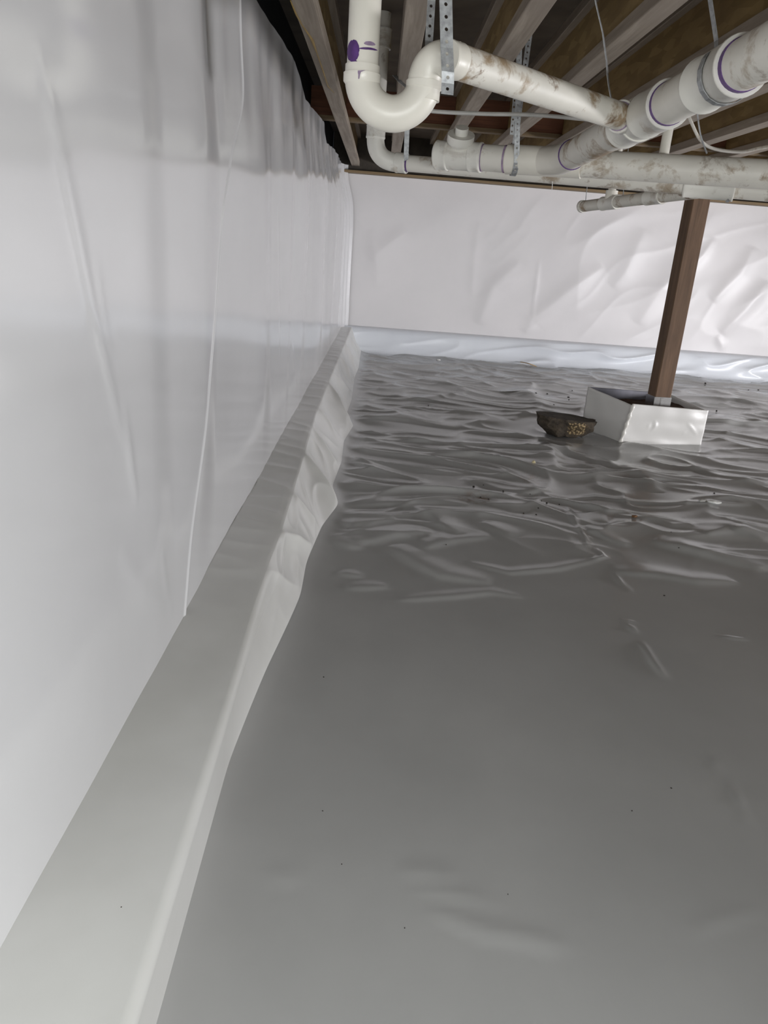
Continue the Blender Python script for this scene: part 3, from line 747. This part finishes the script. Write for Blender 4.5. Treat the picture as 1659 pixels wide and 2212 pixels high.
# strap on coupling: comes down behind and hugs the underside
ca = mpt(1572); ux = Vector((md.y, -md.x, 0)).normalized(); uz = Vector((0, 0, 1))
lp = [at(1530, -25, y=1.72), at(1540, 40, y=1.715), at(1549, 100, y=1.71)]
for a in range(150, 385, 15):
    lp.append(ca + (ux * math.cos(math.radians(a)) + uz * math.sin(math.radians(a))) * (Rh + .0048))
strap_thing('grey strap wrapped round the coupling of the thick sloping pipe', lp, md, .017, False)
# strap on the waste pipe behind the trap
lcc = la(876)
strap_thing('narrow strap hung behind the trap, holding the lower pipe', [at(853, 163, y=3.22), at(866, 178, y=3.20), at(883, 192, y=3.19), at(879, 290, y=3.235), lcc + Vector((0, -R2 - .003, .01)), lcc + Vector((0, -R2 * .6, -R2 * .85)), lcc + Vector((0, 0, -R2 - .003))], RIGHT, .019, False)
# strap on the right part of lower pipe
lc2 = la(1572)
strap_thing('thin strap slung under the coupling of the lower pipe', [at(1553, 392, y=lc2.y - .055), lc2 + Vector((0, -.0385 - .003, .015)), lc2 + Vector((0.004, -.030, -.030)), lc2 + Vector((.006, 0, -.043))], RIGHT, .012, False)
def wire(name, label, cat, pts, r, mat, group=None, seg=8):
    P_ = [Vector(p) for p in pts]
    # smooth the run
    out = []
    for i in range(len(P_) - 1):
        a, b, c, d = P_[max(i - 1, 0)], P_[i], P_[i + 1], P_[min(i + 2, len(P_) - 1)]
        for k_ in range(6):
            t_ = k_ / 6; out.append(0.5 * ((2 * b) + (c - a) * t_ + (2 * a - 5 * b + 4 * c - d) * t_**2 + (3 * b - a - 3 * c + d) * t_**3))
    out.append(P_[-1])
    o = tube_obj(name, out, r, mat, None, seg); return tag(o, label, cat, group)
wire('cable', 'thin pale grey cable running straight behind the pipe bend', 'cable', [at(880, 232, y=2.5), at(945, 241, y=2.5), at(1050, 246, y=2.5), at(1150, 248, y=2.5), at(1270, 258, y=2.5), at(1400, 272, y=2.5)], .0058, M_CABLE)
wire('cable', 'white cable drooping in a curve at the right edge', 'cable', [at(1478, 225, y=3.4), at(1495, 268, y=3.4), at(1515, 305, y=3.4), at(1545, 322, y=3.4), at(1600, 328, y=3.38), at(1640, 320, y=3.35), at(1690, 312, y=3.3)], .0065, M_PVCM)
wire('hanger_wire', 'thin grey wire dropping beside the drooping cable', 'wire', [at(1505, 235, y=3.38), at(1513, 290, y=3.38), at(1527, 332, y=3.38)], .0035, M_GALV)
wire('hanger_wire', 'thin wire hooked over the capped end of the side branch', 'wire', [Vector((T0.x + .005, T0.y, JB + .03)), Vector((T0.x + .005, T0.y - .012, T0.z + .10)), Vector((T0.x + .008, T0.y - RT - .0005, T0.z - .01))], .0018, M_GALV)
wp = ta(1340)
wire('hanger_wire', 'thin wire looped on the side branch right of its stub', 'wire', [Vector((wp.x - .01, wp.y, JB + .03)), Vector((wp.x, wp.y - .012, wp.z + .07)), Vector((wp.x + .006, wp.y - RT - .002, wp.z))], .0018, M_GALV)
q = at(1192, 412, y=3.3)
wire('thread', 'short white thread hanging below the lower pipe', 'thread', [at(1193, 392, y=la(1193).y - .036), at(1193, 400, y=la(1193).y - .034), at(1192, 411, y=la(1193).y - .034)], .0012, M_SCRAP)
# ------------------------------------------------------------------ post and pier
PC = Vector((1.505, 3.915, 0)); PA = math.radians(7)
post = thing('support_post', 'brown square timber post standing in the white wrapped pier', 'post', (PC.x, PC.y, .165))
h = .0445
def rb(nm, lo, hi, mat, bev=.002):
    return box_obj(nm, (PC.x + lo[0], PC.y + lo[1], lo[2]), (PC.x + hi[0], PC.y + hi[1], hi[2]), mat, post, bev, PA, PC)
rb('timber', (-h, -h, .205), (h, h, 1.315), M_POST, .004)
PB = rb('post_base', (-h - .003, -h - .003, .168), (h + .003, h + .003, .226), M_SHINY, .001); PB['label'] = 'bright steel bracket at the foot'
_tab = rb('bracket_tab', (-.012, -h - .006, .176), (.004, -h - .0025, .222), M_SHINY, .0005); _tab.parent = PB
rb('cap_plate', (-.05, -.05, 1.315), (.05, .05, 1.322), M_GALV, .001)
settle(post)

FLc = Vector((1.274, 3.715, 0)); FRc = Vector((1.736, 3.817, 0)); fd = (FRc - FLc).normalized(); bdv = Vector((-fd.y, fd.x, 0))
pier = thing('pier_wrap', 'low white plastic-wrapped pier box around the foot of the post', 'box', FLc.lerp(FRc, .5) + bdv * .18)
DEP = .36
BLc = FLc + bdv * DEP - fd * .03; BRc = FRc + bdv * DEP - fd * .01
def panel(name, a, b, h0, h1, mat, label=None, lean_a=Vector((0, 0, 0)), lean_b=Vector((0, 0, 0)), n=40, seed=60, amp=.004):
    U, V = np.meshgrid(np.linspace(0, 1, n), np.linspace(0, 1, 24), indexing='ij')
    nrm = (b - a).normalized().cross(Vector((0, 0, 1)))
    base = np.array(a)[None, None] * (1 - U[..., None]) + np.array(b)[None, None] * U[..., None]
    lean = (np.array(lean_a)[None, None] * (1 - U[..., None]) + np.array(lean_b)[None, None] * U[..., None]) * V[..., None]
    hh = (h0 * (1 - U) + h1 * U) * V
    P_ = base + lean; P_[..., 2] += hh - .006 * (1 - V)
    off = amp * perlin(U * 3, V * 3, seed)
    if name == 'front_panel':
        for pts, w_, A_ in [([(.34, .62), (.37, .5), (.34, .38)], .012, .0035), ([(.29, .55), (.28, .42)], .010, .0015), ([(.76, .62), (.85, .45), (.92, .3)], .010, .003), ([(.74, .38), (.76, .33)], .010, .0015)]:
            off = off + A_ * polyline_bump(U, V, pts, w_ * 1.8)
    P_ += off[..., None] * np.array(nrm)[None, None]
    o = grid_obj(name, P_, mat, pier)
    s_ = o.modifiers.new('thickness', 'SOLIDIFY'); s_.thickness = .003; s_.offset = 0
    if label: o['label'] = label
    return o
panel('front_panel', FLc, FRc, .205, .183, M_WRAP, 'bright white front panel with small creases', fd * .035 - bdv * 0, fd * .0, 60)
panel('side_panel', BLc, FLc + fd * .004 + bdv * .004, .222, .196, M_WRAP, 'shaded white left side panel', fd * .0, fd * .035, seed=61)
panel('side_panel', FRc - fd * .004 + bdv * .004, BRc, .180, .20, M_WRAP, None, seed=62)
panel('back_panel', BRc, BLc, .20, .222, M_WRAPIN, 'back panel seen from inside, coloured grey for shade', seed=63)
# soil-covered concrete pad inside
U, V = np.meshgrid(np.linspace(.015, .985, 40), np.linspace(.015, .985, 40), indexing='ij')
a_ = np.array(FLc) + np.array(fd) * .02; b_ = np.array(FRc); c_ = np.array(BRc); d_ = np.array(BLc) + np.array(fd) * .02
Pp = (a_ * ((1 - U) * (1 - V))[..., None] + b_ * (U * (1 - V))[..., None] + c_ * (U * V)[..., None] + d_ * ((1 - U) * V)[..., None])
Pp[..., 2] = .162 + .008 * perlin(U * 5, V * 5, 65)
soil = grid_obj('soil_fill', Pp, M_DIRT, pier); soil['label'] = 'brown soil inside the box'
# tape strip down the front left corner
bm = bmesh.new()
tp_ = [(FLc + fd * (.001 + .036 * k_) - bdv * .003 + Vector((0, 0, .205 * k_))) for k_ in [i / 14 for i in range(15)]]
tube(bm, tp_, [.009 + .004 * math.sin(i * 2.1) for i in range(15)], 8)
o = bm_obj('corner_tape', bm, M_TAPE, pier, True); o['label'] = 'crumpled glossy tape sealing the corner'
settle(pier)
# apron of sheet where the wrap meets the floor is part of the floor mesh

# ------------------------------------------------------------------ stone and litter
st = at(1213, 936, z=.0)
stone = thing('broken_stone', 'dark brown broken stone lying left of the white pier box', 'stone', (st.x, st.y - .05, 0))
bm = bmesh.new()
bmesh.ops.create_icosphere(bm, subdivisions=4, radius=1.0)
rs = np.random.RandomState(12)
for v in bm.verts:
    d = v.co.normalized(); x, y, z = d
    # flat-topped wedge with a rough outline
    s = 1.0 / max(abs(x) * .92 + .18 * abs(z), abs(y) * 1.05, abs(z) * 1.25, .35)
    s = min(s, 1.25)
    nx = float(perlin(np.array([x * 2.2 + 3]), np.array([y * 2.2 + z * 1.7]), 71)[0]); n2 = float(perlin(np.array([x * 6 + z * 3]), np.array([y * 6]), 72)[0])
    s *= 1 + .12 * nx + .05 * n2
    v.co = Vector((d.x * s * .143 * (1 + .38 * (d.z - .3)), d.y * s * .082 * (1 + .3 * (d.z - .3)), (min(d.z * s, .62) if d.z > 0 else d.z * s * .85) * .075 - (.012 if d.z > 0 else 0) * d.x))
zmin = min(v.co.z for v in bm.verts)
fz = floor_z(st.x, st.y - .05)
for v in bm.verts: v.co.z += -zmin + fz - .003
o = bm_obj('stone_body', bm, M_ROCK, stone)
o.data.materials.append(M_AGG)
for p in o.data.polygons:
    c = p.center
    if c.y < -.02 and .0 < c.x < .085 and c.z > .022 and c.z < .085: p.material_index = 1
# crumbs of soil
cr = bmesh.new(); bmesh.ops.create_icosphere(cr, subdivisions=1, radius=1.0)
for v in cr.verts: v.co *= random.uniform(.7, 1.2); v.co.z *= .6
cme = bpy.data.meshes.new('dirt_crumb'); cr.to_mesh(cme); cr.free(); cme.materials.append(M_CRUMB)
CR = [(1023,1052,3.6),(1044,1050,1.6),(1087,1061,2.4),(1038,1074,2.2),(1056,1072,2),(1146,1062,1.6),(1164,1087,2),(1181,1087,2.8),(1163,1096,2.4),(1208,1090,2),(1131,1109,2.2),(1158,1112,2.2),(1170,1082,1.6),
      (1157,855,3.2),(1182,851,2.2),(1228,859,3),(1196,878,2.2),(1236,844,2),(1229,863,1.6),(1155,787,2),(1523,831,3),(1548,888,2.6),(785,752,3),(810,757,2),(774,777,1.6),(945,878,1.6),(925,877,1.6),(964,1174,1.8),(1449,1152,1.8),(1543,1064,2.2),(1435,1287,2.4),
      (699,1463,2),(697,1752,1.8),(738,1867,1.8),(874,2005,1.8),(1365,1752,2),(1450,1703,2.2),(1467,1180,2),(1097,1932,1.6),(1274,932,1.8),(1617,842,2.4),(1640,836,2.2),(1560,842,2)]
def crumb_words(px, py):
    if (px, py) == (1023, 1052): return 'largest black soil crumb, at the left end of the muddy smear mid-floor', 'crumb', 'soil crumbs by the muddy smear'
    if 1040 <= py <= 1120 and px < 1140: return 'tiny soil crumb beside the brown muddy smear mid-floor', 'crumb', 'soil crumbs by the muddy smear'
    if 1040 <= py <= 1120 and px < 1220: return 'tiny dark soil crumb in the loose cluster right of the muddy smear', 'crumb', 'soil crumbs in the cluster mid-floor'
    if 840 <= py <= 885 and 1150 < px < 1240: return 'tiny dark soil crumb scattered behind the broken stone', 'crumb', 'soil crumbs behind the stone'
    if px > 1500 and py < 900: return 'tiny dark soil crumb on the wrinkled floor right of the pier box', 'crumb', 'soil crumbs right of the pier'
    if py < 800: return 'tiny dark soil crumb at the foot of the far ledge', 'crumb', 'soil crumbs by the far ledge'
    if py > 1250: return 'tiny dark speck of soil on the smooth grey foreground floor', 'crumb', 'soil specks on the smooth foreground'
    if (px, py) == (964, 1174): return 'tiny dark soil crumb among the creases left of the floor lap seam', 'crumb', 'soil crumbs on the creased floor'
    if px < 960: return 'tiny dark soil crumb on the creased floor left of the stone', 'crumb', 'soil crumbs on the creased floor'
    if (px, py) == (1274, 932): return 'tiny dark soil crumb between the stone and the pier box', 'crumb', 'soil crumbs on the creased floor'
    if (px, py) == (1543, 1064): return 'tiny dark soil crumb just behind the shiny white scrap', 'crumb', 'soil crumbs on the creased floor'
    return 'tiny dark soil crumb on the creased floor right of the lap seam', 'crumb', 'soil crumbs on the creased floor'
for px, py, r in CR:
    p = at(px, py, z=0.0); zc = (RW.T @ (np.array(p) - np.array([0, 0, EYE])))[2]; rr = r * zc / FPX
    p = at(px, py, z=floor_z(p.x, p.y))
    o = bpy.data.objects.new('dirt_crumb', cme); COL.objects.link(o)
    o.scale = (rr, rr, rr); o.rotation_euler = (0, 0, random.uniform(0, 6.28)); o.location = (p.x, p.y, floor_z(p.x, p.y) + rr * .35)
    tag(o, *crumb_words(px, py))
for px, py, r in [(655, 1073, 2.2), (498, 1197, 2.2), (611, 947, 1.6), (262, 1960, 2)]:
    z_ = .12
    for _ in range(4):
        p = at(px, py, z=z_); z_ = float(zl(p.y)) if px != 655 else .07
    zc = (RW.T @ (np.array(p) - np.array([0, 0, EYE])))[2]; rr = r * zc / FPX
    o = bpy.data.objects.new('dirt_crumb', cme); COL.objects.link(o); o.scale = (rr, rr, rr); o.location = (p.x, p.y, p.z + rr * .4)
    tag(o, {655: 'black soil crumb on the hanging front face of the left ledge drape', 498: 'black soil crumb on top of the left ledge, beside the wall sheet seam', 611: 'tiny soil crumb on top of the left ledge, farthest from the camera', 262: 'faint soil speck on top of the left ledge, nearest the camera'}[px], 'crumb', 'soil crumbs on the left ledge')
def scrap(name, label, cat, px, py, sx, sy, sz, mat, rot=0, seed=1):
    rnd = random.Random(seed); bm = bmesh.new(); bmesh.ops.create_icosphere(bm, subdivisions=2, radius=1.0)
    for v in bm.verts:
        v.co = Vector((v.co.x * sx, v.co.y * sy, max(v.co.z, -.6) * sz)) * rnd.uniform(.75, 1.15)
    bmesh.ops.rotate(bm, verts=bm.verts, cent=(0, 0, 0), matrix=Matrix.Rotation(rot, 3, 'Z'))
    o = bm_obj(name, bm, mat); p = at(px, py, z=0); p = at(px, py, z=floor_z(p.x, p.y)); o.location = (p.x, p.y, floor_z(p.x, p.y) + sz * .5)
    return tag(o, label, cat)
scrap('plastic_scrap', 'shiny white plastic scrap lying on the wrinkled floor at right', 'scrap', 1543, 1084, .026, .012, .007, M_SCRAP, -.2, 3)
scrap('tape_scrap', 'small dull grey tape scrap just left of the shiny white scrap', 'scrap', 1517, 1083, .020, .012, .006, M_CABLE, .3, 4)
scrap('wood_chip', 'small brown wood chip on the smooth grey floor', 'chip', 1370, 1118, .012, .008, .005, M_CHIP, .4, 5)
scrap('foam_crumb', 'tiny pale yellow crumb on the floor in front of the stone', 'crumb', 1152, 1002, .008, .008, .008, simple('pale_yellow_foam', (.5, .43, .26), .8), 0, 6)
scrap('paper_scrap', 'tiny white scrap near the far left ledge', 'scrap', 947, 778, .018, .012, .008, M_SCRAP, .2, 7)
p0 = at(1118, 782, z=.012); p1 = at(1140, 784, z=.03); p2 = at(1160, 790, z=.012)
zz0 = [floor_z(p.x, p.y) + d for p, d in ((p0, .004), (p1, .018), (p2, .004))]
wire('straw', 'thin yellow straw lying near the far ledge', 'straw', [(p0.x, p0.y, zz0[0]), (p1.x, p1.y, zz0[1]), (p2.x, p2.y, zz0[2])], .0035, M_STRAW)
